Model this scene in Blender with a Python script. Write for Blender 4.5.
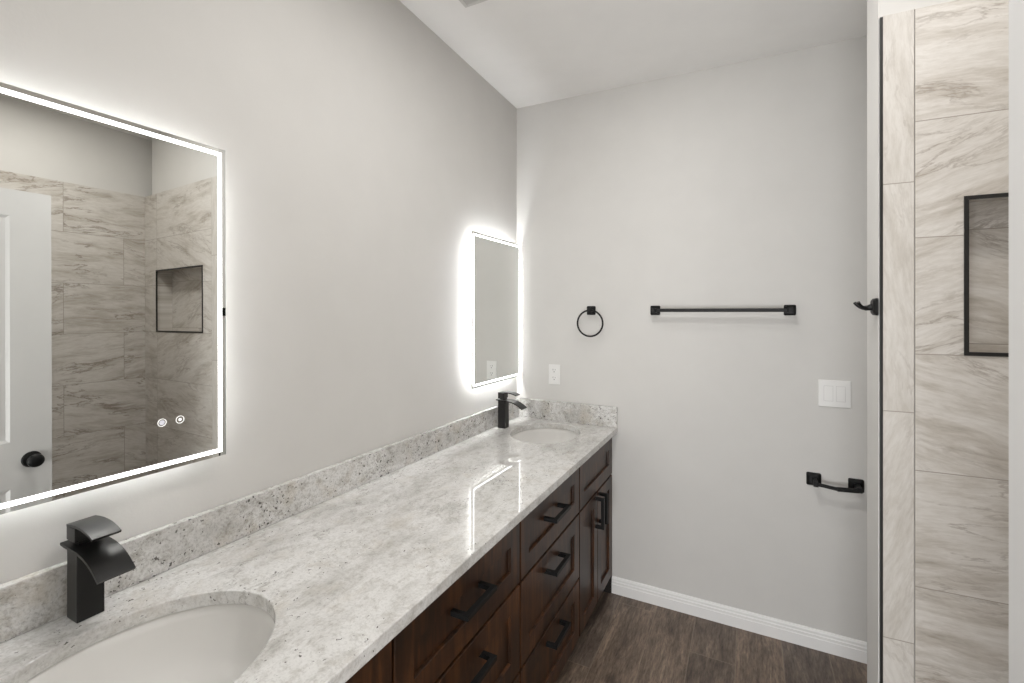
import bpy, bmesh, math, random
from mathutils import Vector, Matrix

S = bpy.context.scene
for o in list(bpy.data.objects):
    bpy.data.objects.remove(o)
C = S.collection

# ------------------------------------------------------------------ camera
cam_d = bpy.data.cameras.new('camera')
cam = bpy.data.objects.new('camera', cam_d); C.objects.link(cam)
cam.location = (1.2378, 0.0, 1.525)
cam.rotation_euler = (math.radians(90), 0, math.radians(27.009))
cam_d.sensor_width = 36.0
cam_d.lens = 463.0 / 1024 * 36
cam_d.shift_y = -29.0 / 1024
cam_d.clip_start = 0.02
S.camera = cam

# ------------------------------------------------------------------ world, lights, exposure
w = bpy.data.worlds.new('world'); S.world = w; w.use_nodes = True
w.node_tree.nodes['Background'].inputs[0].default_value = (0.9, 0.93, 1.0, 1)
w.node_tree.nodes['Background'].inputs[1].default_value = 0.3
S.view_settings.view_transform = 'Standard'
S.view_settings.look = 'None'
S.view_settings.exposure = 0.25
S.view_settings.gamma = 1.0
S.view_settings.use_curve_mapping = False
S.cycles.max_bounces = 12
S.cycles.diffuse_bounces = 8
S.cycles.glossy_bounces = 6
S.cycles.sample_clamp_indirect = 6.0

YN_HALL = -1.7
def area(name, loc, size, power, color=(1, 0.95, 0.88), rot=(0, 0, 0), shape='DISK', size_y=None):
    d = bpy.data.lights.new(name, 'AREA'); d.shape = shape; d.size = size
    if size_y: d.size_y = size_y
    d.energy = power; d.color = color
    o = bpy.data.objects.new(name, d); C.objects.link(o); o.location = loc; o.rotation_euler = rot
    return o

for dy_, pw_ in ((1.00, 9.5), (1.62, 2.2)):
    dl = area('ceiling_downlight', (0.88, dy_, 2.755), 0.26, pw_, (1, 0.98, 0.96)); dl.data.spread = math.radians(180)
area('shower_downlight', (1.98, 0.95, 2.745), 0.20, 5.6, (1, 0.965, 0.92))
area('hall_fill_light', (1.05, YN_HALL + 0.02, 1.05), 1.8, 100.0, (0.97, 0.985, 1.0), (math.radians(94), 0, 0), 'RECTANGLE', 1.8)  # added fill from behind the camera, no window there; lifts floor and back wall
LED_BACK = (11.5, 72.0)   # emission of the hidden strip behind the near mirror (dimmed) and the far one
LED_FRONT = 4.0     # emission of the frosted strip in the glass

# ------------------------------------------------------------------ materials
def new_mat(name):
    m = bpy.data.materials.new(name); m.use_nodes = True
    nt = m.node_tree
    return m, nt, nt.nodes['Principled BSDF']

def N(nt, t, **kw):
    n = nt.nodes.new(t)
    for k, v in kw.items(): setattr(n, k, v)
    return n

def L(nt, a, b): nt.links.new(a, b)

def math_n(nt, op, a, b=None, c=None):
    n = N(nt, 'ShaderNodeMath', operation=op)
    for i, v in enumerate((a, b, c)):
        if v is None: continue
        if hasattr(v, 'links'): L(nt, v, n.inputs[i])
        else: n.inputs[i].default_value = v
    return n.outputs[0]

def ramp(nt, fac, stops):
    r = N(nt, 'ShaderNodeValToRGB')
    els = r.color_ramp.elements
    while len(els) < len(stops): els.new(0.5)
    for e, (p, c) in zip(els, stops):
        e.position = p; e.color = (*c, 1) if len(c) == 3 else c
    L(nt, fac, r.inputs[0])
    return r.outputs[0]

def noise(nt, vec, scale, detail=4, rough=0.55, dist=0.0):
    n = N(nt, 'ShaderNodeTexNoise')
    n.inputs['Scale'].default_value = scale; n.inputs['Detail'].default_value = detail
    n.inputs['Roughness'].default_value = rough; n.inputs['Distortion'].default_value = dist
    L(nt, vec, n.inputs['Vector'])
    return n.outputs[0]

def mapping(nt, vec, scale=(1, 1, 1), rot=(0, 0, 0), loc=(0, 0, 0)):
    n = N(nt, 'ShaderNodeMapping')
    n.inputs['Scale'].default_value = scale; n.inputs['Rotation'].default_value = rot; n.inputs['Location'].default_value = loc
    L(nt, vec, n.inputs['Vector'])
    return n.outputs[0]

def mix(nt, fac, a, b, mode='MIX'):
    n = N(nt, 'ShaderNodeMix', data_type='RGBA', blend_type=mode)
    for s, v in ((n.inputs[0], fac), (n.inputs[6], a), (n.inputs[7], b)):
        if hasattr(v, 'links'): L(nt, v, s)
        elif isinstance(v, (int, float)): s.default_value = v
        else: s.default_value = (*v, 1)
    return n.outputs[2]

def bump(nt, h, strength, dist, bs):
    b = N(nt, 'ShaderNodeBump'); b.inputs['Strength'].default_value = strength; b.inputs['Distance'].default_value = dist
    L(nt, h, b.inputs['Height']); L(nt, b.outputs[0], bs.inputs['Normal'])

def plain(name, col, rough=0.5, metal=0.0, bumpy=None, spec=None):
    m, nt, bs = new_mat(name)
    bs.inputs['Roughness'].default_value = rough; bs.inputs['Metallic'].default_value = metal
    if spec is not None: bs.inputs['Specular IOR Level'].default_value = spec
    geo = N(nt, 'ShaderNodeTexCoord').outputs['Object']
    f = noise(nt, geo, 6.0, 3)
    c = ramp(nt, f, [(0.3, tuple(x * 0.97 for x in col)), (0.7, col)])
    L(nt, c, bs.inputs['Base Color'])
    if bumpy: bump(nt, noise(nt, geo, bumpy[0], 3), bumpy[1], bumpy[2], bs)
    return m

M_wall = plain('greige_wall_paint', (0.66, 0.649, 0.628), 0.75, bumpy=(130, 0.12, 0.002), spec=0.25)
M_ceil = plain('white_ceiling_paint', (0.86, 0.85, 0.835), 0.85, bumpy=(130, 0.1, 0.002), spec=0.2)
M_trim = plain('white_trim_paint', (0.88, 0.875, 0.865), 0.45)
M_door = plain('white_door_paint', (0.63, 0.625, 0.617), 0.45)
M_plastic = plain('white_plastic', (0.82, 0.815, 0.80), 0.35)
M_slot = plain('dark_slot', (0.03, 0.03, 0.03), 0.6)
M_black = plain('matte_black_metal', (0.008, 0.008, 0.008), 0.46, spec=0.28, bumpy=(700, 0.08, 0.0005))
M_faucet = plain('brushed_black_bronze', (0.012, 0.0115, 0.011), 0.30, 0.2, spec=0.4, bumpy=(500, 0.06, 0.0005))
M_schl = plain('black_tile_edge', (0.010, 0.0095, 0.009), 0.45)
M_toe_gap = plain('toe_kick_and_gap_shade', (0.010, 0.007, 0.005), 0.6)
M_china = plain('white_glazed_china', (0.80, 0.79, 0.77), 0.08)
M_house = plain('grey_mirror_housing', (0.55, 0.55, 0.54), 0.5)
M_vent = plain('vent_metal', (0.62, 0.61, 0.59), 0.5)
M_steel = plain('drain_metal', (0.02, 0.02, 0.02), 0.35, 0.6)

def emis(name, col, strength):
    m, nt, bs = new_mat(name)
    bs.inputs['Base Color'].default_value = (0.8, 0.8, 0.8, 1)
    bs.inputs['Emission Color'].default_value = (*col, 1)
    bs.inputs['Emission Strength'].default_value = strength
    return m
M_led = emis('frosted_led_strip', (0.98, 0.99, 1.0), LED_FRONT)
M_ledback = [emis('led_back_strip', (0.97, 0.985, 1.0), v) for v in LED_BACK]
M_icon_w = emis('touch_icon_white', (1.0, 0.99, 0.95), 0.75)
M_icon_v = emis('touch_icon_lilac', (0.45, 0.46, 0.66), 0.35)

def mirror_mat():
    m, nt, bs = new_mat('mirror_silver')
    bs.inputs['Metallic'].default_value = 1.0
    bs.inputs['Roughness'].default_value = 0.0
    bs.inputs['Base Color'].default_value = (0.84, 0.85, 0.83, 1)
    return m
M_mirror = mirror_mat()

def granite(name, speck, seed, contrast=1.0, fleck=1.0):
    m, nt, bs = new_mat(name)
    co = N(nt, 'ShaderNodeTexCoord').outputs['Object']
    p = mapping(nt, co, loc=(seed, seed * 1.7, seed * 0.6))
    warp = N(nt, 'ShaderNodeTexNoise'); warp.inputs['Scale'].default_value = 5.0; warp.inputs['Detail'].default_value = 4
    L(nt, p, warp.inputs['Vector'])
    va = N(nt, 'ShaderNodeVectorMath', operation='MULTIPLY_ADD')
    L(nt, warp.outputs['Color'], va.inputs[0]); va.inputs[1].default_value = (0.07, 0.07, 0.07); L(nt, p, va.inputs[2])
    pw = va.outputs[0]
    st = mapping(nt, pw, scale=(1.0, 0.45, 1.0), rot=(0, 0, math.radians(38)))
    big = noise(nt, st, 6.5, 10, 0.72)
    base = ramp(nt, big, [(0.30, (0.44, 0.43, 0.41)), (0.42, (0.60, 0.592, 0.575)), (0.54, (0.74, 0.735, 0.722)), (0.70, (0.79, 0.787, 0.777))])
    fine = noise(nt, pw, 150, 4, 0.75)
    base = mix(nt, 0.55 * contrast, base, ramp(nt, fine, [(0.34, (0.50, 0.49, 0.475)), (0.50, (0.94, 0.938, 0.932)), (0.66, (1.05, 1.05, 1.05))]), 'MULTIPLY')
    mid = noise(nt, mapping(nt, pw, scale=(1, 0.7, 1)), 42, 6, 0.7)
    base = mix(nt, 0.6 * contrast, base, ramp(nt, mid, [(0.36, (0.60, 0.575, 0.54)), (0.50, (1, 1, 1))]), 'MULTIPLY')
    # hairline grey veins following the drift
    vn = noise(nt, st, 7.0, 8, 0.68, 0.3)
    vein = math_n(nt, 'ABSOLUTE', math_n(nt, 'SUBTRACT', vn, 0.5))
    gate0 = noise(nt, pw, 3.5, 2)
    vm = math_n(nt, 'MULTIPLY', ramp(nt, vein, [(0.0, (1, 1, 1)), (0.014, (0, 0, 0))]), ramp(nt, gate0, [(0.50, (0, 0, 0)), (0.64, (1, 1, 1))]))
    base = mix(nt, math_n(nt, 'MULTIPLY', vm, 0.62), base, (0.29, 0.28, 0.265))
    # beige clouds
    bg = noise(nt, pw, 9.0, 6, 0.65)
    base = mix(nt, math_n(nt, 'MULTIPLY', ramp(nt, bg, [(0.53, (0, 0, 0)), (0.70, (1, 1, 1))]), 0.34 * contrast), base, (0.50, 0.435, 0.34))
    # dark mineral specks in clusters, two sizes, ragged outlines
    rag = N(nt, 'ShaderNodeTexNoise'); rag.inputs['Scale'].default_value = 170; rag.inputs['Detail'].default_value = 2
    L(nt, p, rag.inputs['Vector'])
    vr = N(nt, 'ShaderNodeVectorMath', operation='MULTIPLY_ADD')
    L(nt, rag.outputs['Color'], vr.inputs[0]); vr.inputs[1].default_value = (0.012, 0.012, 0.012); L(nt, pw, vr.inputs[2])
    gate = noise(nt, pw, 6.0, 3, 0.6)
    for sc, k, size in ((95 / fleck, 1.0, 0.40 * fleck * fleck), (230, 1.5, 0.42)):
        vo = N(nt, 'ShaderNodeTexVoronoi', feature='F1'); vo.inputs['Scale'].default_value = sc
        L(nt, mapping(nt, vr.outputs[0], scale=(1.0, 0.72, 0.9), rot=(0.5, 0.3, 0.6)), vo.inputs['Vector'])
        cell = N(nt, 'ShaderNodeSeparateColor'); L(nt, vo.outputs['Color'], cell.inputs[0])
        thr = ramp(nt, gate, [(0.46, (0, 0, 0)), (0.74, (min(1, speck * k),) * 3)])
        pick = math_n(nt, 'LESS_THAN', cell.outputs[0], thr)
        rad = math_n(nt, 'MULTIPLY', math_n(nt, 'ADD', math_n(nt, 'POWER', cell.outputs[1], 2.0), 0.30), size)
        near = math_n(nt, 'LESS_THAN', vo.outputs['Distance'], rad)
        sp = math_n(nt, 'MULTIPLY', pick, near)
        base = mix(nt, math_n(nt, 'MULTIPLY', sp, 0.86), base, (0.050, 0.043, 0.037))
    L(nt, base, bs.inputs['Base Color'])
    bs.inputs['Roughness'].default_value = 0.03
    bs.inputs['Specular IOR Level'].default_value = 0.8
    return m
M_gran = granite('white_granite_top', 0.12, 3.1, 0.78, 0.72)
M_gran2 = granite('white_granite_splash', 0.62, 7.7, 1.3)

def wood(name):
    m, nt, bs = new_mat(name)
    tc = N(nt, 'ShaderNodeTexCoord'); co = tc.outputs['Object']
    oi = N(nt, 'ShaderNodeObjectInfo')
    off = N(nt, 'ShaderNodeVectorMath', operation='MULTIPLY_ADD')
    cx = N(nt, 'ShaderNodeCombineXYZ'); L(nt, oi.outputs['Random'], cx.inputs[0]); L(nt, oi.outputs['Random'], cx.inputs[1])
    L(nt, cx.outputs[0], off.inputs[0]); off.inputs[1].default_value = (9, 9, 9); L(nt, co, off.inputs[2])
    p = off.outputs[0]
    g = noise(nt, mapping(nt, p, scale=(14, 14, 1.1)), 2.4, 7, 0.62, 0.8)
    fine = noise(nt, mapping(nt, p, scale=(60, 60, 2.5)), 3.0, 4, 0.6)
    blot = noise(nt, p, 4.5, 3, 0.5, 0.5)
    c1 = ramp(nt, g, [(0.28, (0.016, 0.0078, 0.0042)), (0.50, (0.046, 0.0205, 0.0088)), (0.72, (0.118, 0.053, 0.0185))])
    c2 = ramp(nt, blot, [(0.35, (0.55, 0.50, 0.48)), (0.65, (1.35, 1.15, 0.95))])
    c = mix(nt, 1.0, c1, c2, 'MULTIPLY')
    c = mix(nt, 0.3, c, ramp(nt, fine, [(0.35, (0.45, 0.45, 0.45)), (0.65, (1, 1, 1))]), 'MULTIPLY')
    L(nt, c, bs.inputs['Base Color'])
    bs.inputs['Roughness'].default_value = 0.36; bs.inputs['Specular IOR Level'].default_value = 0.4
    bump(nt, fine, 0.05, 0.001, bs)
    return m
M_wood = wood('espresso_stained_wood')
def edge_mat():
    m, nt, bs = new_mat('orange_brown_edge')  # blotchy dark to orange-brown, for the bottom inner edge of each front
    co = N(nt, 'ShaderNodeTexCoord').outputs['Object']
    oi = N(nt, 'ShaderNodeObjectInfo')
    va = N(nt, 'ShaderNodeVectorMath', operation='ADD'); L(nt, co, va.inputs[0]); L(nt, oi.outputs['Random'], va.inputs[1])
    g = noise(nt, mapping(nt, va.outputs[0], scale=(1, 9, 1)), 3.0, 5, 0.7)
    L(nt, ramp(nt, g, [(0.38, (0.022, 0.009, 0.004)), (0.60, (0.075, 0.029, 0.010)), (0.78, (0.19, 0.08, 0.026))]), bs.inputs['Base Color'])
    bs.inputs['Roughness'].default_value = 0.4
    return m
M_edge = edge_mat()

def floor_mat():
    m, nt, bs = new_mat('dark_wood_plank_floor')
    co = N(nt, 'ShaderNodeTexCoord').outputs['Object']
    sx = N(nt, 'ShaderNodeSeparateXYZ'); L(nt, co, sx.inputs[0])
    PW, PL = 0.185, 1.22
    u = math_n(nt, 'DIVIDE', math_n(nt, 'SUBTRACT', sx.outputs[0], 0.634 - 5 * PW), PW)
    col = math_n(nt, 'FLOOR', u); fu = math_n(nt, 'FRACT', u)
    # plank ends step from row to row (0.49..0.634 row ends at y = 1.92, the row two over at y = 2.12)
    v = math_n(nt, 'DIVIDE', math_n(nt, 'ADD', sx.outputs[1], math_n(nt, 'SUBTRACT', math_n(nt, 'MULTIPLY', math_n(nt, 'ADD', col, -4.0), -0.10 - PL / 3), 1.92 - 4 * PL)), PL)
    row = math_n(nt, 'FLOOR', v); fv = math_n(nt, 'FRACT', v)
    cid = N(nt, 'ShaderNodeCombineXYZ'); L(nt, col, cid.inputs[0]); L(nt, row, cid.inputs[1])
    wn = N(nt, 'ShaderNodeTexWhiteNoise', noise_dimensions='2D'); L(nt, cid.outputs[0], wn.inputs['Vector'])
    va = N(nt, 'ShaderNodeVectorMath', operation='MULTIPLY_ADD')
    L(nt, wn.outputs['Color'], va.inputs[0]); va.inputs[1].default_value = (7, 7, 7); L(nt, co, va.inputs[2])
    p = va.outputs[0]
    g = noise(nt, mapping(nt, p, scale=(5.5, 1.0, 1)), 3.0, 10, 0.72, 0.5)
    f = noise(nt, mapping(nt, p, scale=(30, 4.5, 1)), 3.6, 7, 0.75, 0.2)
    c = ramp(nt, g, [(0.30, (0.050, 0.037, 0.030)), (0.45, (0.125, 0.094, 0.074)), (0.58, (0.20, 0.155, 0.123)), (0.74, (0.34, 0.275, 0.22))])
    c = mix(nt, 0.85, c, ramp(nt, f, [(0.34, (0.36, 0.34, 0.33)), (0.52, (1.0, 1.0, 1.0)), (0.68, (1.5, 1.45, 1.4))]), 'MULTIPLY')
    tone = ramp(nt, wn.outputs['Value'], [(0.0, (0.85, 0.85, 0.86)), (1.0, (1.25, 1.20, 1.13))])
    c = mix(nt, 1.0, c, tone, 'MULTIPLY')
    eu = math_n(nt, 'MULTIPLY', math_n(nt, 'MINIMUM', fu, math_n(nt, 'SUBTRACT', 1.0, fu)), PW)
    ev = math_n(nt, 'MULTIPLY', math_n(nt, 'MINIMUM', fv, math_n(nt, 'SUBTRACT', 1.0, fv)), PL)
    e = math_n(nt, 'LESS_THAN', math_n(nt, 'MINIMUM', eu, ev), 0.0021)
    c = mix(nt, math_n(nt, 'MULTIPLY', e, 0.32), c, (0.36, 0.29, 0.22))
    L(nt, c, bs.inputs['Base Color'])
    bs.inputs['Roughness'].default_value = 0.42
    bump(nt, f, 0.08, 0.001, bs)
    return m
M_floor = floor_mat()

def tile_mat(name, TW, TH, offset, veins=1.0, depth=1.0):
    """stone-look porcelain in courses; the mesh's UVs are metres from a joint"""
    m, nt, bs = new_mat(name)
    uv = N(nt, 'ShaderNodeTexCoord').outputs['UV']
    sx = N(nt, 'ShaderNodeSeparateXYZ'); L(nt, uv, sx.inputs[0])
    v = math_n(nt, 'DIVIDE', sx.outputs[1], TH); row = math_n(nt, 'FLOOR', v); fv = math_n(nt, 'FRACT', v)
    par = math_n(nt, 'FLOORED_MODULO', row, 2.0)
    u = math_n(nt, 'ADD', math_n(nt, 'DIVIDE', sx.outputs[0], TW), math_n(nt, 'MULTIPLY', par, offset))
    col = math_n(nt, 'FLOOR', u); fu = math_n(nt, 'FRACT', u)
    cid = N(nt, 'ShaderNodeCombineXYZ'); L(nt, col, cid.inputs[0]); L(nt, row, cid.inputs[1])
    wn = N(nt, 'ShaderNodeTexWhiteNoise', noise_dimensions='2D'); L(nt, cid.outputs[0], wn.inputs['Vector'])
    rot = N(nt, 'ShaderNodeVectorRotate', rotation_type='Z_AXIS')
    L(nt, uv, rot.inputs['Vector']); L(nt, math_n(nt, 'MULTIPLY', math_n(nt, 'SUBTRACT', wn.outputs['Value'], 0.5), 0.75), rot.inputs['Angle'])
    va = N(nt, 'ShaderNodeVectorMath', operation='MULTIPLY_ADD')
    L(nt, wn.outputs['Color'], va.inputs[0]); va.inputs[1].default_value = (11, 11, 11); L(nt, rot.outputs[0], va.inputs[2])
    wp = N(nt, 'ShaderNodeTexNoise'); wp.inputs['Scale'].default_value = 4.0; wp.inputs['Detail'].default_value = 3
    L(nt, va.outputs[0], wp.inputs['Vector'])
    vb = N(nt, 'ShaderNodeVectorMath', operation='MULTIPLY_ADD')
    L(nt, wp.outputs['Color'], vb.inputs[0]); vb.inputs[1].default_value = (0.07, 0.045, 0.0); L(nt, va.outputs[0], vb.inputs[2])
    p = vb.outputs[0]
    g = noise(nt, mapping(nt, p, scale=(1.3, 6.5, 1)), 2.6, 9, 0.68, 0.25)
    base = ramp(nt, g, [(0.25, (0.34, 0.305, 0.265)), (0.40, (0.50, 0.465, 0.42)), (0.52, (0.62, 0.592, 0.555)), (0.72, (0.68, 0.658, 0.625))])
    if depth < 1: base = mix(nt, depth, (0.62, 0.598, 0.562), base)
    fine = noise(nt, mapping(nt, p, scale=(7, 40, 1)), 3.0, 6, 0.72)
    base = mix(nt, 0.5, base, ramp(nt, fine, [(0.3, (0.70, 0.67, 0.63)), (0.6, (1, 1, 1))]), 'MULTIPLY')
    vn = noise(nt, mapping(nt, p, scale=(0.9, 3.8, 1)), 2.6, 8, 0.66, 0.4)
    vl = math_n(nt, 'ABSOLUTE', math_n(nt, 'SUBTRACT', vn, 0.48))
    gate = noise(nt, mapping(nt, p, scale=(1, 2, 1)), 4.0, 2)
    vm = math_n(nt, 'MULTIPLY', ramp(nt, vl, [(0.0, (1, 1, 1)), (0.024, (0, 0, 0))]), ramp(nt, gate, [(0.40, (0, 0, 0)), (0.60, (1, 1, 1))]))
    base = mix(nt, math_n(nt, 'MULTIPLY', vm, 0.6 * veins), base, (0.24, 0.20, 0.165))
    eu = math_n(nt, 'MULTIPLY', math_n(nt, 'MINIMUM', fu, math_n(nt, 'SUBTRACT', 1.0, fu)), TW)
    ev = math_n(nt, 'MULTIPLY', math_n(nt, 'MINIMUM', fv, math_n(nt, 'SUBTRACT', 1.0, fv)), TH)
    e = math_n(nt, 'LESS_THAN', math_n(nt, 'MINIMUM', eu, ev), 0.0013)
    base = mix(nt, e, base, (0.33, 0.30, 0.265))
    L(nt, base, bs.inputs['Base Color'])
    bs.inputs['Roughness'].default_value = 0.38
    bs.inputs['Specular IOR Level'].default_value = 0.35
    return m
M_tile_run = tile_mat('stone_tile_running_bond', 0.606, 0.3124, 0.5, 1.5)
M_tile_stack = tile_mat('stone_tile_stacked', 0.690, 0.3124, 0.0)
M_tile_vert = tile_mat('stone_tile_border', 0.622, 0.40, 0.0, 0.5, 0.45)

# ------------------------------------------------------------------ mesh helpers
def box(bm, lo, hi, bev=0.0, seg=2):
    r = bmesh.ops.create_cube(bm, size=1.0)
    vs = r['verts']
    c = [(a + b) / 2 for a, b in zip(lo, hi)]; s = [b - a for a, b in zip(lo, hi)]
    for v in vs: v.co = Vector((c[0] + v.co.x * s[0], c[1] + v.co.y * s[1], c[2] + v.co.z * s[2]))
    if bev:
        es = list({e for v in vs for e in v.link_edges})
        bmesh.ops.bevel(bm, geom=es, offset=bev, segments=seg, affect='EDGES', profile=0.5)
    return bm

def BX(lo, hi, bev=0.0, seg=2):
    return box(bmesh.new(), lo, hi, bev, seg)

def obj(name, bm, mat, parent=None, smooth=False, loc=None):
    me = bpy.data.meshes.new(name)
    bmesh.ops.recalc_face_normals(bm, faces=bm.faces)
    bm.to_mesh(me); bm.free()
    for mm in (mat if isinstance(mat, (list, tuple)) else [mat]): me.materials.append(mm)
    o = bpy.data.objects.new(name, me); C.objects.link(o)
    if parent: o.parent = parent
    if loc: o.location = loc
    if smooth: smooth_by_angle(me)
    return o

def smooth_by_angle(me, ang=35):
    for p in me.polygons: p.use_smooth = True
    b = bmesh.new(); b.from_mesh(me)
    for e in b.edges:
        if len(e.link_faces) == 2: e.smooth = e.calc_face_angle(0) < math.radians(ang)
    b.to_mesh(me); b.free()

def thing(name, label, cat, loc=(0, 0, 0), rotz=0, group=None):
    o = bpy.data.objects.new(name, None); C.objects.link(o); o.empty_display_size = 0.05
    o.location = loc; o.rotation_euler = (0, 0, rotz); o['label'] = label; o['category'] = cat
    if group: o['group'] = group
    return o

def struct(o):
    o['kind'] = 'structure'; return o

def prism(bm, poly, lo, hi, axis):
    """extrude a 2D polygon along axis ('x': poly=(y,z), 'y': poly=(x,z), 'z': poly=(x,y))"""
    def P(a, b, t):
        return {'x': (t, a, b), 'y': (a, t, b), 'z': (a, b, t)}[axis]
    A = [bm.verts.new(P(a, b, lo)) for a, b in poly]; B = [bm.verts.new(P(a, b, hi)) for a, b in poly]
    n = len(poly)
    bm.faces.new(A); bm.faces.new(B)
    for i in range(n): bm.faces.new((A[i], A[(i + 1) % n], B[(i + 1) % n], B[i]))
    return bm

def lathe(bm, prof, seg=32, mtx=None, sx=1.0, sy=1.0, cap=True):
    """revolve (r, h) about z"""
    rings = []
    for r, h in prof:
        rings.append([bm.verts.new((r * sx * math.cos(2 * math.pi * i / seg), r * sy * math.sin(2 * math.pi * i / seg), h)) for i in range(seg)])
    for a, b in zip(rings, rings[1:]):
        for i in range(seg):
            j = (i + 1) % seg
            bm.faces.new((a[i], a[j], b[j], b[i]))
    if cap:
        bm.faces.new(rings[0]); bm.faces.new(rings[-1])
    if mtx is not None:
        for rg in rings:
            for v in rg: v.co = mtx @ v.co
    return bm

def tube(bm, pts, r, seg=10, closed=False, flat=1.0):
    """round tube along points; r a number or a list"""
    pts = [Vector(p) for p in pts]; n = len(pts); rings = []
    for i, p in enumerate(pts):
        if closed: t = pts[(i + 1) % n] - pts[i - 1]
        else: t = pts[min(i + 1, n - 1)] - pts[max(i - 1, 0)]
        t.normalize()
        up = Vector((0, 1, 0)) if abs(t.y) < 0.9 else Vector((0, 0, 1))
        a = t.cross(up).normalized(); b = t.cross(a)
        rr = r[i] if isinstance(r, (list, tuple)) else r
        rings.append([bm.verts.new(p + rr * (math.cos(2 * math.pi * k / seg) * a + flat * math.sin(2 * math.pi * k / seg) * b)) for k in range(seg)])
    m = n if closed else n - 1
    for i in range(m):
        A, B = rings[i], rings[(i + 1) % n]
        for k in range(seg):
            j = (k + 1) % seg
            bm.faces.new((A[k], A[j], B[j], B[k]))
    if not closed:
        bm.faces.new(rings[0]); bm.faces.new(rings[-1])
    return bm

def quad(bm, pts, uvs=None):
    f = bm.faces.new([bm.verts.new(p) for p in pts])
    if uvs:
        ul = bm.loops.layers.uv.verify()
        for lp, q in zip(f.loops, uvs): lp[ul].uv = q
    return f

# ------------------------------------------------------------------ room shell
TH = math.atan(0.0122)           # the vanity wall runs a hair out of square
WX, YB = -0.0370, 2.503
def ceil_z(x, y): return 2.756 + 0.030 * (YB - y) - 0.014 * x

XR, YN = 2.50, -1.7
b = bmesh.new(); quad(b, [(-0.3, YN - 0.2, 0), (3.0, YN - 0.2, 0), (3.0, 2.75, 0), (-0.3, 2.75, 0)])
r = bmesh.ops.extrude_face_region(b, geom=b.faces[:])
for v in [g for g in r['geom'] if isinstance(g, bmesh.types.BMVert)]: v.co.z -= 0.1
struct(obj('floor', b, M_floor))

b = bmesh.new(); cs = [(-0.3, YN - 0.2), (3.0, YN - 0.2), (3.0, 2.75), (-0.3, 2.75)]
lo = [b.verts.new((x, y, ceil_z(x, y))) for x, y in cs]; hi = [b.verts.new((x, y, ceil_z(x, y) + 0.12)) for x, y in cs]
b.faces.new(lo); b.faces.new(hi)
for i in range(4): b.faces.new((lo[i], lo[(i + 1) % 4], hi[(i + 1) % 4], hi[i]))
struct(obj('ceiling', b, M_ceil))

def wall_poly(name, plan, mat, z0=0.0, parent=None):
    """vertical prism over a plan polygon reaching up to the ceiling"""
    bb = bmesh.new()
    lo = [bb.verts.new((x, y, z0)) for x, y in plan]; hi = [bb.verts.new((x, y, ceil_z(x, y) + 0.004)) for x, y in plan]
    bb.faces.new(lo); bb.faces.new(hi); n = len(plan)
    for i in range(n): bb.faces.new((lo[i], lo[(i + 1) % n], hi[(i + 1) % n], hi[i]))
    return struct(obj(name, bb, mat, parent))

def lw(d, s):                     # plan point at distance d off the vanity wall, s along it
    return (WX + d * math.cos(TH) + s * math.sin(TH), -d * math.sin(TH) + s * math.cos(TH))
wall_poly('wall_left', [lw(0, YN), lw(0, YB + 0.02), lw(-0.12, YB + 0.02), lw(-0.12, YN)], M_wall)
wall_poly('wall_back', [(-0.14, YB), (XR + 0.12, YB), (XR + 0.12, YB + 0.12), (-0.14, YB + 0.12)], M_wall)
wall_poly('wall_right', [(XR + 0.01, -0.06), (XR + 0.13, -0.06), (XR + 0.13, YB), (XR + 0.01, YB)], M_wall)
# stub wall between the shower and the toilet nook: shower face follows the tile line
A2 = math.radians(2.1)
def tp(u):                        # plan point on the shower wall's tiled face, u = 0 at the outer corner
    return (1.5600 + u * math.cos(A2), 1.5990 + u * math.sin(A2))
NL, NR, NB, NT, ND = 0.1778, 0.778, 1.4133, 1.827, 0.095     # niche left, right, bottom, top, depth
TPZ = 0.3124
Z0, ZT = 1.4133 - 5 * TPZ, 2.341
def back(pt, d): return (pt[0] - d * math.sin(A2), pt[1] + d * math.cos(A2))
# drywall of the stub: a C-shaped plan keeps the niche hollow
plan = [(1.5592, 1.6052), back(tp(0.17), 0.012), back(tp(0.17), 0.108), back(tp(0.790), 0.108), back(tp(0.790), 0.012), back(tp(0.86), 0.012), (XR + 0.01, 1.746), (1.5592, 1.738)]
wall_poly('wall_shower', plan, M_wall)
b = bmesh.new()
for z0, z1 in ((0, NB - 0.01), (NT + 0.01, 2.775)):
    prism(b, [back(tp(0.17), 0.012), back(tp(0.790), 0.012), back(tp(0.790), 0.108), back(tp(0.17), 0.108)], z0, z1, 'z')
struct(obj('wall_shower_filling', b, M_wall))
# tiles on the stub: stacked courses with the niche, vertical border at the outer edge
def tquad(bm, u0, u1, z0, z1, uo, zo, d0=0.0, d1=0.0, swap=False):
    a, c = back(tp(u0), d0), back(tp(u1), d1)
    uv = [(u0 - uo, z0 - zo), (u1 - uo, z0 - zo), (u1 - uo, z1 - zo), (u0 - uo, z1 - zo)]
    if swap: uv = [(q, p) for p, q in uv]
    quad(bm, [(*a, z0), (*c, z0), (*c, z1), (*a, z1)], uv)
UB = 0.0775
UC = (XR - 1.5600) / math.cos(A2)
b = bmesh.new()
for (u0, u1, z0, z1) in ((UB, NL, 0, ZT), (NR, UC, 0, ZT), (NL, NR, 0, NB), (NL, NR, NT, ZT)):
    tquad(b, u0, u1, z0, z1, UB, Z0)
tquad(b, NL, NR, NB, NT, NL - 0.04, 1.752 - 5 * TPZ, ND, ND)                        # niche back
tquad(b, NL, NL + 1e-4, NB, NT, NL - 0.2, Z0, 0, ND); tquad(b, NR, NR + 1e-4, NB, NT, NR - 0.3, Z0, 0, ND)
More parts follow.
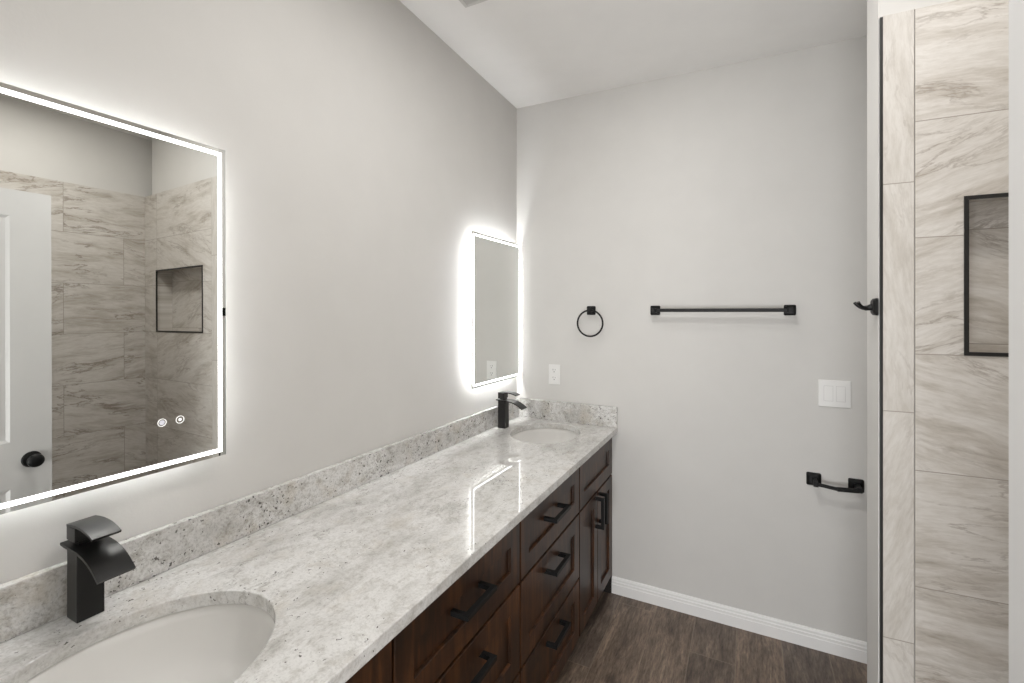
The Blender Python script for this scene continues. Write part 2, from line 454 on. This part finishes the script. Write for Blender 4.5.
for z in (NB, NT):
    a, c, d, e = tp(NL), tp(NR), back(tp(NR), ND), back(tp(NL), ND)
    quad(b, [(*a, z), (*c, z), (*d, z), (*e, z)], [(0.1, 0.1), (0.6, 0.1), (0.6, 0.2), (0.1, 0.2)])
# top edge of the tile
a, c = tp(UB), tp(UC)
quad(b, [(*a, ZT), (*c, ZT), (*back(c, 0.011), ZT), (*back(a, 0.011), ZT)], [(0.1, 0.1), (0.6, 0.1), (0.6, 0.12), (0.1, 0.12)])
struct(obj('wall_tile', b, M_tile_stack))
b = bmesh.new()
tquad(b, 0.0089, UB - 0.0012, 0, ZT, -0.10, 0.633 - 2 * 0.622, swap=True)
quad(b, [(*tp(0.0089), ZT), (*tp(UB), ZT), (*back(tp(UB), 0.011), ZT), (*back(tp(0.0089), 0.011), ZT)], [(0.1, 0.1), (0.2, 0.1), (0.2, 0.12), (0.1, 0.12)])
struct(obj('wall_tile_border', b, M_tile_vert))
# black metal edge at the outer corner and round the niche
b = bmesh.new()
prism(b, [tp(0.0025), tp(0.0092), back(tp(0.0092), 0.012), back(tp(0.0025), 0.012)], 0, ZT - 0.002, 'z')
struct(obj('trim_1', b, M_schl))
def niche_frame():
    bb = bmesh.new(); t = 0.0095; f = -0.003
    def bar(u0, u1, z0, z1):
        prism(bb, [back(tp(u0), f), back(tp(u1), f), back(tp(u1), 0.004), back(tp(u0), 0.004)], z0, z1, 'z')
    bar(NL, NL + t, NB, NT); bar(NR - t, NR, NB, NT); bar(NL + t, NR - t, NB, NB + t); bar(NL + t, NR - t, NT - t, NT)
    return bb
struct(obj('trim_2', niche_frame(), M_schl))
# shower's long wall and near end, tiled
def vtile(name, p0, p1, uo, zt=ZT):
    bb = bmesh.new(); ln = math.dist(p0, p1)
    quad(bb, [(*p0, 0), (*p1, 0), (*p1, zt), (*p0, zt)], [(-uo, -Z0), (ln - uo, -Z0), (ln - uo, zt - Z0), (-uo, zt - Z0)])
    return struct(obj(name, bb, M_tile_run))
vtile('wall_tile_long', (XR, 0.07), (XR, tp(UC)[1]), 1.513 - 0.07 - 2 * 0.606)
vtile('wall_tile_end', (1.66, 0.07), (XR, 0.07), 0.1)
# wall the photographer's doorway is cut in
wall_poly('wall_front', [(-0.14, -0.06), (0.70, -0.06), (0.70, 0.06), (-0.14, 0.06)], M_wall)
wall_poly('wall_front_right', [(1.64, -0.06), (XR + 0.01, -0.06), (XR + 0.01, 0.06), (1.64, 0.06)], M_wall)
wall_poly('wall_front_lintel', [(0.70, -0.06), (1.64, -0.06), (1.64, 0.06), (0.70, 0.06)], M_wall, 2.10)
wall_poly('wall_hall', [(-0.3, YN - 0.1), (3.0, YN - 0.1), (3.0, YN), (-0.3, YN)], M_wall)
wall_poly('wall_hall_right', [(2.53, YN), (2.65, YN), (2.65, -0.06), (2.53, -0.06)], M_wall)

# baseboard with a stepped top
prof = [(0.0, 0.0), (0.0145, 0.0), (0.0145, 0.050), (0.0125, 0.0525), (0.0125, 0.064), (0.0095, 0.0675), (0.0095, 0.0775), (0.0055, 0.0855), (0.0, 0.0870)]
b = bmesh.new(); prism(b, [(YB - d, z) for d, z in prof], 0.577, XR + 0.01, 'x')
struct(obj('baseboard_back', b, M_trim))

# ------------------------------------------------------------------ open door by the shower
def make_door():
    X0, X1, Y0, Y1, ZB, ZZ = 1.555, 1.590, 0.062, 0.8715, 0.012, 2.060
    bm = bmesh.new()
    ys = [Y0, Y0 + 0.128, Y1 - 0.1305, Y1]
    zs = [ZB, 0.245, 0.790, 0.988, 1.948, ZZ]
    for side, X in ((-1, X0), (1, X1)):
        for i in range(3):
            for k in range(5):
                y0, y1, z0, z1 = ys[i], ys[i + 1], zs[k], zs[k + 1]
                if i == 1 and k in (1, 3):
                    # moulded panel: slope in, flat valley, slope back out to a raised field
                    steps = [(0.0, 0.0), (0.012, 0.008), (0.026, 0.008), (0.050, 0.002)]
                    prev = None
                    for ins, dep in steps:
                        x = X - side * dep
                        cur = [bm.verts.new((x, y0 + ins, z0 + ins)), bm.verts.new((x, y1 - ins, z0 + ins)), bm.verts.new((x, y1 - ins, z1 - ins)), bm.verts.new((x, y0 + ins, z1 - ins))]
                        if prev:
                            for q in range(4): bm.faces.new((prev[q], prev[(q + 1) % 4], cur[(q + 1) % 4], cur[q]))
                        prev = cur
                    bm.faces.new(prev)
                else:
                    quad(bm, [(X, y0, z0), (X, y1, z0), (X, y1, z1), (X, y0, z1)])
    for y in (Y0, Y1): quad(bm, [(X0, y, ZB), (X1, y, ZB), (X1, y, ZZ), (X0, y, ZZ)])
    for z in (ZB, ZZ): quad(bm, [(X0, Y0, z), (X1, Y0, z), (X1, Y1, z), (X0, Y1, z)])
    bmesh.ops.remove_doubles(bm, verts=bm.verts, dist=1e-5)
    d = struct(obj('door_1', bm, M_door))
    kprof = [(0.0, 0.0), (0.033, 0.0), (0.034, 0.004), (0.031, 0.009), (0.016, 0.012), (0.0125, 0.018), (0.0125, 0.026), (0.018, 0.031), (0.0255, 0.038), (0.028, 0.047), (0.0265, 0.056), (0.020, 0.062), (0.010, 0.0645), (0.0, 0.065)]
    for side, X in ((-1, X0), (1, X1)):
        bm = bmesh.new()
        lathe(bm, [(max(r, 1e-4), h) for r, h in kprof], 32, Matrix.Translation((X, Y1 - 0.066, 0.902)) @ Matrix.Rotation(side * math.pi / 2, 4, 'Y'))
        obj('door_knob', bm, M_black, d, smooth=True)
    return d
make_door()

# ------------------------------------------------------------------ vanity
XF, XB = 0.578, 0.010            # face of the fronts, back of the boxes
ZTOP, ZTOE = 0.8715, 0.100

def shaker(bm, y0, y1, z0, z1, rail=0.063, rec=0.010, th=0.020):
    """five-piece front facing +x: frame with a recessed flat panel, bottom inner edge in blotchy orange-brown as material 1"""
    X = XF
    def V(x, y, z): return bm.verts.new((x, y, z))
    e = 0.0016
    outer0 = [(y0, z0), (y1, z0), (y1, z1), (y0, z1)]
    rings = [(XF - th, 0.0), (XF - e, 0.0), (XF, e), (XF, rail - 0.0012), (XF - 0.0012, rail), (XF - rec, rail + 0.0012)]
    prev = None
    for idx, (x, ins) in enumerate(rings):
        cur = [V(x, y0 + ins, z0 + ins), V(x, y1 - ins, z0 + ins), V(x, y1 - ins, z1 - ins), V(x, y0 + ins, z1 - ins)]
        if prev:
            for q in range(4):
                f = bm.faces.new((prev[q], prev[(q + 1) % 4], cur[(q + 1) % 4], cur[q]))
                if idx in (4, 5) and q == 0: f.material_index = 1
        else:
            bm.faces.new(cur)
        prev = cur
    bm.faces.new(prev)
    return bm

def pull_bm(cy, cz, ln, vertical=False):
    """square bar pull on the recessed panel"""
    bm = bmesh.new(); h = ln / 2; x0 = XF - 0.0098; x1 = XF + 0.043; t = 0.0140
    if vertical:
        prof = [(-h, x0), (-h, x1), (h, x1), (h, x0), (h - t, x0), (h - t, x1 - t), (-h + t, x1 - t), (-h + t, x0)]
        prism(bm, [(x, cz + a) for a, x in prof], cy - t / 2, cy + t / 2, 'y')
    else:
        prof = [(-h, x0), (-h, x1), (h, x1), (h, x0), (h - t, x0), (h - t, x1 - t), (-h + t, x1 - t), (-h + t, x0)]
        prism(bm, [(x, cy + a) for a, x in prof], cz - t / 2, cz + t / 2, 'z')
    bmesh.ops.bevel(bm, geom=bm.edges[:], offset=0.0009, segments=1, affect='EDGES')
    return bm

def cabinet(name, label, y0, y1):
    t = thing(name, label, 'cabinet', (0, y0, 0), 0, 'dark wood vanity cabinets under the stone top')
    sh = Matrix.Translation((0, -y0, 0))
    def part(n, bm, mat, parent, smooth=False):
        if parent is t:
            bm.transform(sh)
        else:
            bm.transform(sh)
        return obj(n, bm, mat, parent, smooth)
    bm = bmesh.new(); a, c, k = y0 + 0.0005, y1 - 0.0005, 0.016
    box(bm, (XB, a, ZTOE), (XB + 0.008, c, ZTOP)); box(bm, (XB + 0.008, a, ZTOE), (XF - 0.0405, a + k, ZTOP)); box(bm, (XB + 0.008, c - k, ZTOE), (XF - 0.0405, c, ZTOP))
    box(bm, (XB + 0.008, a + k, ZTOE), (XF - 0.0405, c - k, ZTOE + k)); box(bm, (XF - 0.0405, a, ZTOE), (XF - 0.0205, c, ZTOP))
    part('body', bm, M_toe_gap, t)  # near-black carcass: the shade in the gaps between fronts is put into its colour
    bm = BX((XB, y0 + 0.0005, 0.0), (0.500, y1 - 0.0005, ZTOE - 0.0005))
    if y1 > 2.4: box(bm, (0.500, y1 - 0.016, 0.0), (0.5765, y1 - 0.0005, ZTOE - 0.004))      # end panel runs to the floor at the wall
    part('toe_kick', bm, M_toe_gap, t)
    return t, part

G = 0.0040
def drawer_bank(label, y0, y1):
    t, part = cabinet('drawer_cabinet', label, y0, y1)
    for z0, z1, hz in ((0.6495, 0.8540, 0.765), (0.3635, 0.6405, 0.572), (0.098, 0.3545, 0.306)):
        bm = bmesh.new(); shaker(bm, y0 + G, y1 - G, z0, z1)
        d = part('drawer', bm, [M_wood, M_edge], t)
        part('handle', pull_bm((y0 + y1) / 2 - 0.006, hz, 0.150), M_black, d)
    return t
def sink_base(label, y0, y1):
    t, part = cabinet('sink_cabinet', label, y0, y1)
    bm = bmesh.new(); shaker(bm, y0 + G, y1 - G, 0.6495, 0.8540)
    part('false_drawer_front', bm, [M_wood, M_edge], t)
    ym = (y0 + y1) / 2
    for a, c, hy in ((y0 + G, ym - G / 2, ym - 0.033), (ym + G / 2, y1 - G, ym + 0.033)):
        bm = bmesh.new(); shaker(bm, a, c, 0.098, 0.6405, rail=0.058)
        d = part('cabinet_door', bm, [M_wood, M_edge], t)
        part('handle', pull_bm(hy, 0.553, 0.150, True), M_black, d)
    return t
sink_base('dark wood two-door sink cabinet under the near basin, cut by the bottom edge', 0.150, 0.749)
drawer_bank('dark wood three-drawer cabinet nearer the camera, beside the near sink cabinet', 0.7495, 1.354)
drawer_bank('dark wood three-drawer cabinet further back, beside the far two-door cabinet', 1.3545, 1.9475)
sink_base('dark wood two-door sink cabinet under the far basin, against the back wall', 1.948, 2.4995)

# countertop: slab with two oval cut-outs, splash along the wall and at the end
SINKS = [(0.281, 0.420, 0.190, 0.236), (0.300, 2.222, 0.174, 0.212)]
ctop = thing('countertop', 'long white speckled granite vanity countertop with backsplash on dark cabinets', 'countertop', (0.3, 1.34, 0.872))
def slab_mesh():
    cu = bpy.data.curves.new('slab_outline', 'CURVE'); cu.dimensions = '2D'; cu.fill_mode = 'BOTH'
    def spl(pts):
        s = cu.splines.new('POLY'); s.points.add(len(pts) - 1)
        for q, (x, y) in zip(s.points, pts): q.co = (x, y, 0, 1)
        s.use_cyclic_u = True
    be = 0.003
    a, c = lw(0.0012 + be, 0.132 + be), lw(0.0012 + be, YB - 0.0015 - be)
    spl([(a[0], 0.132 + be), (0.6065 - be, 0.132 + be), (0.6065 - be, YB - 0.0015 - be), (c[0], YB - 0.0015 - be)])
    for cx, cy, rx, ry in SINKS:
        n = 96
        spl([(cx + (rx + be) * math.cos(-2 * math.pi * i / n), cy + (ry + be) * math.sin(-2 * math.pi * i / n)) for i in range(n)])
    cu.extrude = 0.0155 - be; cu.bevel_depth = be; cu.bevel_resolution = 2
    tmp = bpy.data.objects.new('slab_outline', cu); C.objects.link(tmp)
    dg = bpy.context.evaluated_depsgraph_get(); dg.update()
    me = bpy.data.meshes.new_from_object(tmp.evaluated_get(dg))
    bpy.data.objects.remove(tmp); bpy.data.curves.remove(cu)
    me.transform(Matrix.Translation((0, 0, 0.8875)))
    return me
me = slab_mesh(); me.name = 'slab'; me.materials.clear(); me.materials.append(M_gran)
for p in me.polygons: p.use_smooth = False; p.material_index = 0
me.transform(Matrix.Translation((-0.3, -1.34, -0.872)))
o = bpy.data.objects.new('slab', me); C.objects.link(o); o.parent = ctop
SB = 1.007
b = bmesh.new()
p0, p1, p2, p3 = lw(0.001, 0.139), lw(0.021, 0.139), lw(0.0245, YB - 0.0215), lw(0.001, YB - 0.0215)
prism(b, [p0, p1, p2, p3], 0.9031, SB, 'z'); bmesh.ops.bevel(b, geom=b.edges[:], offset=0.0016, segments=2, affect='EDGES')
b.transform(Matrix.Translation((-0.3, -1.34, -0.872))); obj('backsplash', b, M_gran2, ctop)
b = bmesh.new(); q = lw(0.001, YB)
box(b, (q[0], YB - 0.0212, 0.9031), (0.6065, YB - 0.0008, SB + 0.006), 0.0016)
b.transform(Matrix.Translation((-0.3, -1.34, -0.872))); obj('side_splash', b, M_gran2, ctop)

# undermount basins
def basin(label, cx, cy, rx, ry):
    t = thing('sink', label, 'sink', (cx, cy, 0.8715), 0, 'white oval undermount basins')
    prof = [(1.06, -0.0005), (1.03, -0.0005), (1.015, -0.004), (0.995, -0.022), (0.965, -0.055), (0.90, -0.092), (0.78, -0.122), (0.60, -0.139), (0.36, -0.146), (0.16, -0.149), (0.118, -0.150)]
    outer = [(0.118, -0.160), (0.62, -0.150), (0.82, -0.132), (0.94, -0.100), (1.01, -0.056), (1.035, -0.012), (1.06, -0.010)]
    bm = bmesh.new()
    lathe(bm, [(r, z) for r, z in prof + outer] + [prof[0]], 72, None, rx, ry, cap=False)
    bmesh.ops.remove_doubles(bm, verts=bm.verts, dist=1e-5)
    obj('bowl', bm, M_china, t, smooth=True)
    bm = bmesh.new()
    lathe(bm, [(0.0001, -0.152), (0.0185, -0.152), (0.0185, -0.1478), (0.0235, -0.1468), (0.0245, -0.1488)], 32, None, 1, 1, cap=False)
    lathe(bm, [(0.0001, -0.1415), (0.010, -0.142), (0.0150, -0.1445), (0.0150, -0.1480)], 32, None, 1, 1, cap=False)
    obj('drain', bm, M_steel, t, smooth=True)
    return t
basin('white oval undermount sink in front of the near mirror, cut by the frame', *SINKS[0])
basin('white oval undermount sink near the back wall, seen whole', *SINKS[1])

# waterfall faucets
def strip_mesh(pts, th, y0, y1, bev=0.0007):
    """curved plate: centre line in (x, z), thickness th, from y0 to y1"""
    bm = bmesh.new(); n = len(pts); up = []; dn = []
    for i, (x, z) in enumerate(pts):
        a = Vector(pts[max(i - 1, 0)]); c = Vector(pts[min(i + 1, n - 1)])
        t = (c - a).normalized(); nn = Vector((-t.y, t.x))
        up.append((x + nn.x * th / 2, z + nn.y * th / 2)); dn.append((x - nn.x * th / 2, z - nn.y * th / 2))
    U0 = [bm.verts.new((x, y0, z)) for x, z in up]; U1 = [bm.verts.new((x, y1, z)) for x, z in up]
    D0 = [bm.verts.new((x, y0, z)) for x, z in dn]; D1 = [bm.verts.new((x, y1, z)) for x, z in dn]
    for i in range(n - 1):
        bm.faces.new((U0[i], U0[i + 1], U1[i + 1], U1[i])); bm.faces.new((D0[i], D1[i], D1[i + 1], D0[i + 1]))
        bm.faces.new((U0[i], D0[i], D0[i + 1], U0[i + 1])); bm.faces.new((U1[i], U1[i + 1], D1[i + 1], D1[i]))
    bm.faces.new((U0[0], U1[0], D1[0], D0[0])); bm.faces.new((U0[-1], D0[-1], D1[-1], U1[-1]))
    return bm

def faucet(label, x, y):
    t = thing('faucet', label, 'faucet', (x, y, 0.9031), 0, 'black waterfall faucets')
    obj('body', BX((0.0, -0.0225, 0.0), (0.044, 0.0225, 0.1455), 0.0012), M_faucet, t)
    pts = [(-0.008, 0.1515), (0.010, 0.1500), (0.030, 0.1492), (0.050, 0.1485), (0.070, 0.1470), (0.090, 0.1432), (0.108, 0.1370), (0.124, 0.1290), (0.138, 0.1200), (0.149, 0.1120)]
    obj('spout', strip_mesh(pts, 0.0052, -0.0305, 0.0305), M_faucet, t, smooth=True)
    # handle: block on a neck with a curved lever plate
    h = obj('handle', BX((0.001, -0.0235, 0.1600), (0.038, 0.0235, 0.1880), 0.001), M_faucet, t)
    obj('neck', BX((0.010, -0.016, 0.1515), (0.036, 0.016, 0.1600), 0.001), M_faucet, h)
    pts = [(0.001, 0.1885), (0.020, 0.1910), (0.040, 0.1925), (0.060, 0.1922), (0.080, 0.1898), (0.098, 0.1852), (0.110, 0.1805)]
    obj('lever', strip_mesh(pts, 0.0050, -0.0235, 0.0235), M_faucet, h, smooth=True)
    return t
faucet('matte black waterfall faucet at the near sink, below the large mirror', 0.000, 0.4515)
faucet('matte black waterfall faucet at the far sink by the corner', 0.036, 2.212)

# ------------------------------------------------------------------ lit mirrors
def rect_ring(bm, x, s0, s1, z0, z1, wd, th=0.0):
    """flat ring in the wall frame (x off the wall), outline s0..s1 x z0..z1, width wd; th > 0 makes it a solid"""
    o_ = [(s0, z0), (s1, z0), (s1, z1), (s0, z1)]; i_ = [(s0 + wd, z0 + wd), (s1 - wd, z0 + wd), (s1 - wd, z1 - wd), (s0 + wd, z1 - wd)]
    O = [bm.verts.new((x, a, c)) for a, c in o_]; I = [bm.verts.new((x, a, c)) for a, c in i_]
    for k in range(4): bm.faces.new((O[k], O[(k + 1) % 4], I[(k + 1) % 4], I[k]))
    if th:
        O2 = [bm.verts.new((x + th, a, c)) for a, c in o_]; I2 = [bm.verts.new((x + th, a, c)) for a, c in i_]
        for k in range(4):
            j = (k + 1) % 4
            bm.faces.new((O2[k], I2[k], I2[j], O2[j])); bm.faces.new((O[k], O2[k], O2[j], O[j])); bm.faces.new((I[k], I[j], I2[j], I2[k]))
    return bm

def led_mirror(label, s0, s1, z0, z1, tilt=0.0, touch=False):
    cx, cy = lw(0, (s0 + s1) / 2); zc = (z0 + z1) / 2
    t = thing('lit_mirror', label, 'mirror', (cx, cy, zc), -TH, 'backlit bathroom mirrors')
    t.rotation_euler = (0, -tilt, -TH)
    hs, hz = (s1 - s0) / 2, (z1 - z0) / 2
    obj('glass', BX((0.031, -hs, -hz), (0.0355, hs, hz), 0.0006, 1), M_mirror, t)
    obj('housing', BX((0.0045, -hs + 0.0565, -hz + 0.0565), (0.0308, hs - 0.0565, hz - 0.0565), 0.001), M_house, t)
    obj('light_strip', rect_ring(bmesh.new(), 0.0352, -hs + 0.0105, hs - 0.0105, -hz + 0.0105, hz - 0.0105, 0.0098, 0.0007), M_led, t)
    obj('back_light', rect_ring(bmesh.new(), 0.0130, -hs + 0.048, hs - 0.048, -hz + 0.048, hz - 0.048, 0.0080, 0.0105), M_ledback[0 if touch else 1], t)
    if touch:
        for sy, ty, mm in ((0.5983, 1.2651, M_icon_v), (0.6369, 1.2647, M_icon_w)):
            yy, zz = sy - (s0 + s1) / 2, ty - zc
            R = Matrix.Translation((0.0355, yy, zz)) @ Matrix.Rotation(math.pi / 2, 4, 'Y')
            bm = bmesh.new(); lathe(bm, [(0.0080, 0.0), (0.0093, 0.0), (0.0093, 0.0005), (0.0080, 0.0005), (0.0080, 0.0)], 32, R, cap=False)
            k = obj('touch_button', bm, M_icon_w, t)
            bm = bmesh.new(); rr = 0.0056 if mm is M_icon_v else 0.0036
            lathe(bm, [(rr, 0.0), (rr, 0.0005)], 24, R)
            obj('icon', bm, mm, k)
    return t
led_mirror('large backlit mirror above the near sink, showing the shower and white door', 0.2075, 0.7478, 1.150, 1.9537, 0.004, True)
led_mirror('backlit mirror above the far sink, close to the back corner', 1.949, 2.487, 1.1455, 1.9295)

# ------------------------------------------------------------------ fittings on the back wall
def pyramid_plate(bm, c, half, depth, top, axis='y', sgn=-1, corner=0.004):
    """square wall plate with chamfered face; axis is the wall normal"""
    def P(a, d, z):
        return (c[0] + a, c[1] + sgn * d, c[2] + z) if axis == 'y' else (c[0] + sgn * d, c[1] + a, c[2] + z)
    def ring(h, d):
        k = corner; return [bm.verts.new(P(a, d, z)) for a, z in ((-h + k, -h), (h - k, -h), (h, -h + k), (h, h - k), (h - k, h), (-h + k, h), (-h, h - k), (-h, -h + k))]
    rs = [ring(half, 0.0), ring(half, depth * 0.45), ring(top, depth)]
    for A, B in zip(rs, rs[1:]):
        for i in range(8): bm.faces.new((A[i], A[(i + 1) % 8], B[(i + 1) % 8], B[i]))
    bm.faces.new(rs[0]); bm.faces.new(rs[-1])
    return bm

# towel ring
t = thing('towel_ring', 'black towel ring hanging on the back wall above the outlet', 'towel ring', (0.459, YB, 1.536))
b = bmesh.new(); pyramid_plate(b, (0, 0, 0), 0.0245, 0.012, 0.018); obj('wall_plate', b, M_black, t)
obj('post', BX((-0.009, -0.046, -0.013), (0.009, -0.011, 0.009), 0.002), M_black, t)
b = bmesh.new(); tube(b, [(0.003 + 0.0715 * math.sin(a), -0.036, -0.0705 + 0.0715 * math.cos(a)) for a in [2 * math.pi * i / 64 for i in range(64)]], 0.0048, 10, True)
obj('ring', b, M_black, t, smooth=True)

# towel bar
t = thing('towel_bar', 'long black straight towel bar on the middle of the back wall', 'towel bar', (1.108, YB, 1.536))
for sx in (-0.3025, 0.3025):
    b = bmesh.new(); pyramid_plate(b, (sx, 0, 0), 0.0245, 0.013, 0.017); pl = obj('wall_plate', b, M_black, t)
    obj('post', BX((sx - 0.011, -0.070, -0.0115), (sx + 0.011, -0.012, 0.0115), 0.0025), M_black, pl)
obj('bar', BX((-0.2915, -0.0675, -0.0085), (0.2915, -0.0505, 0.0085), 0.0025), M_black, t)

# paper holder
t = thing('toilet_paper_holder', 'empty black toilet paper holder low on the back wall beside the stub wall', 'paper holder', (1.584, YB, 0.768))
for sx in (-0.0785, 0.0785):
    b = bmesh.new(); pyramid_plate(b, (sx - 0.0015, 0, 0.000 if sx < 0 else -0.003), 0.0285, 0.014, 0.017); pl = obj('wall_plate', b, M_black, t)
    obj('post', BX((sx - 0.0095, -0.074, -0.014), (sx + 0.0095, -0.011, 0.008), 0.002), M_black, pl)
b = bmesh.new(); tube(b, [(-0.076, -0.062, -0.004), (0.004, -0.064, -0.0125)], 0.0080, 12); obj('spindle', b, M_black, t, smooth=True)
b = bmesh.new(); tube(b, [(0.000, -0.064, -0.0125), (0.076, -0.062, -0.008)], 0.0098, 14); obj('roller_sleeve', b, M_black, t, smooth=True)

# robe hook on the side of the stub wall
t = thing('robe_hook', 'black double-prong robe hook on the stub wall edge beside the shower tile', 'hook', (1.5592, 1.622, 1.541))
b = bmesh.new(); pyramid_plate(b, (0, 0, 0), 0.0235, 0.011, 0.017, 'x'); obj('wall_plate', b, M_black, t)
b = bmesh.new(); tube(b, [(-0.009, 0, 0.000), (-0.019, 0, -0.003), (-0.027, 0, -0.004)], [0.0095, 0.0075, 0.0070], 12)
obj('post', b, M_black, t, smooth=True)
for dy in (-1, 1):
    b = bmesh.new(); tube(b, [(-0.022, 0, -0.004), (-0.029, dy * 0.007, -0.0035), (-0.036, dy * 0.014, 0.000), (-0.042, dy * 0.020, 0.006), (-0.0460, dy * 0.024, 0.0125)], [0.0062, 0.0054, 0.0046, 0.0043, 0.0045], 12)
    obj('prong', b, M_black, t, smooth=True)

# outlet
t = thing('electrical_outlet', 'small white duplex electrical outlet on the back wall above the far sink', 'outlet', (0.239, YB, 1.1672))
obj('cover_plate', BX((-0.035, -0.0055, -0.0573), (0.035, -0.0002, 0.0573), 0.002), M_plastic, t)
for sz in (-0.0225, 0.0225):
    b = bmesh.new(); n = 20; R, hh = 0.0172, 0.0143
    poly = []
    for i in range(n):
        a = 2 * math.pi * i / n; poly.append((R * math.cos(a), sz + max(-hh, min(hh, R * math.sin(a)))))
    prism(b, poly, -0.0072, -0.005, 'y'); rc = obj('receptacle', b, M_plastic, t)
    b = bmesh.new()
    box(b, (-0.0080, -0.0076, sz + 0.0005), (-0.0060, -0.0070, sz + 0.0095)); box(b, (0.0058, -0.0076, sz + 0.0015), (0.0074, -0.0070, sz + 0.0085))
    prism(b, [(0.0026 * math.cos(a), sz - 0.0072 + 0.0028 * math.sin(a)) for a in [2 * math.pi * i / 12 for i in range(12)]], -0.0076, -0.0070, 'y')
    obj('slot', b, M_slot, rc)

# switch
t = thing('light_switch', 'white double rocker light switch plate on the back wall', 'light switch', (1.5825, YB, 1.1617))
obj('cover_plate', BX((-0.0605, -0.006, -0.0600), (0.0605, -0.0002, 0.0600), 0.0022), M_plastic, t)
for sx, ti in ((-0.0231, 1), (0.0231, -1)):
    b = bmesh.new()
    prism(b, [(-0.0055, -0.0330), (-0.0062 - (0.0016 if ti > 0 else 0), -0.0330), (-0.0072, 0.0), (-0.0062 - (0.0016 if ti < 0 else 0), 0.0330), (-0.0055, 0.0330)], sx - 0.0162, sx + 0.0162, 'x')
    rk = obj('rocker', b, M_plastic, t)
    b = bmesh.new(); 
    for q in ((-0.0172, -0.0340, 0.0344, -0.0330), ):
        pass
    for (a0, a1, c0, c1) in ((-0.0175, -0.0163, -0.0343, 0.0343), (0.0163, 0.0175, -0.0343, 0.0343), (-0.0163, 0.0163, 0.0331, 0.0343), (-0.0163, 0.0163, -0.0343, -0.0331)):
        box(b, (sx + a0, -0.00615, c0), (sx + a1, -0.0056, c1))
    obj('surround_gap', b, M_house, rk)

# ceiling register
vx0, vx1, vy0, vy1 = 0.205, 0.345, 1.24, 1.606
vc = ((vx0 + vx1) / 2, (vy0 + vy1) / 2)
t = thing('ceiling_vent', 'pale louvered ceiling vent cut by the top edge of the photo', 'vent', (vc[0], vc[1], ceil_z(*vc)))
t.rotation_euler = (math.atan(-0.030), math.atan(0.014), 0)
hx, hy = (vx1 - vx0) / 2, (vy1 - vy0) / 2
b = bmesh.new()
for lo, hi in (((-hx, -hy, -0.006), (-hx + 0.016, hy, -0.0003)), ((hx - 0.016, -hy, -0.006), (hx, hy, -0.0003)), ((-hx + 0.016, -hy, -0.006), (hx - 0.016, -hy + 0.016, -0.0003)), ((-hx + 0.016, hy - 0.016, -0.006), (hx - 0.016, hy, -0.0003))):
    box(b, lo, hi, 0.001, 1)
obj('frame', b, M_vent, t)
obj('duct_opening', BX((-hx + 0.016, -hy + 0.016, -0.0012), (hx - 0.016, hy - 0.016, -0.0003)), M_slot, t)
for k in range(7):
    x = -hx + 0.026 + k * (2 * hx - 0.052) / 6
    b = bmesh.new(); prism(b, [(x - 0.006, -0.0085), (x - 0.005, -0.0095), (x + 0.006, -0.0035), (x + 0.005, -0.0025)], -hy + 0.016, hy - 0.016, 'y')
    obj('louver', b, M_vent, t)
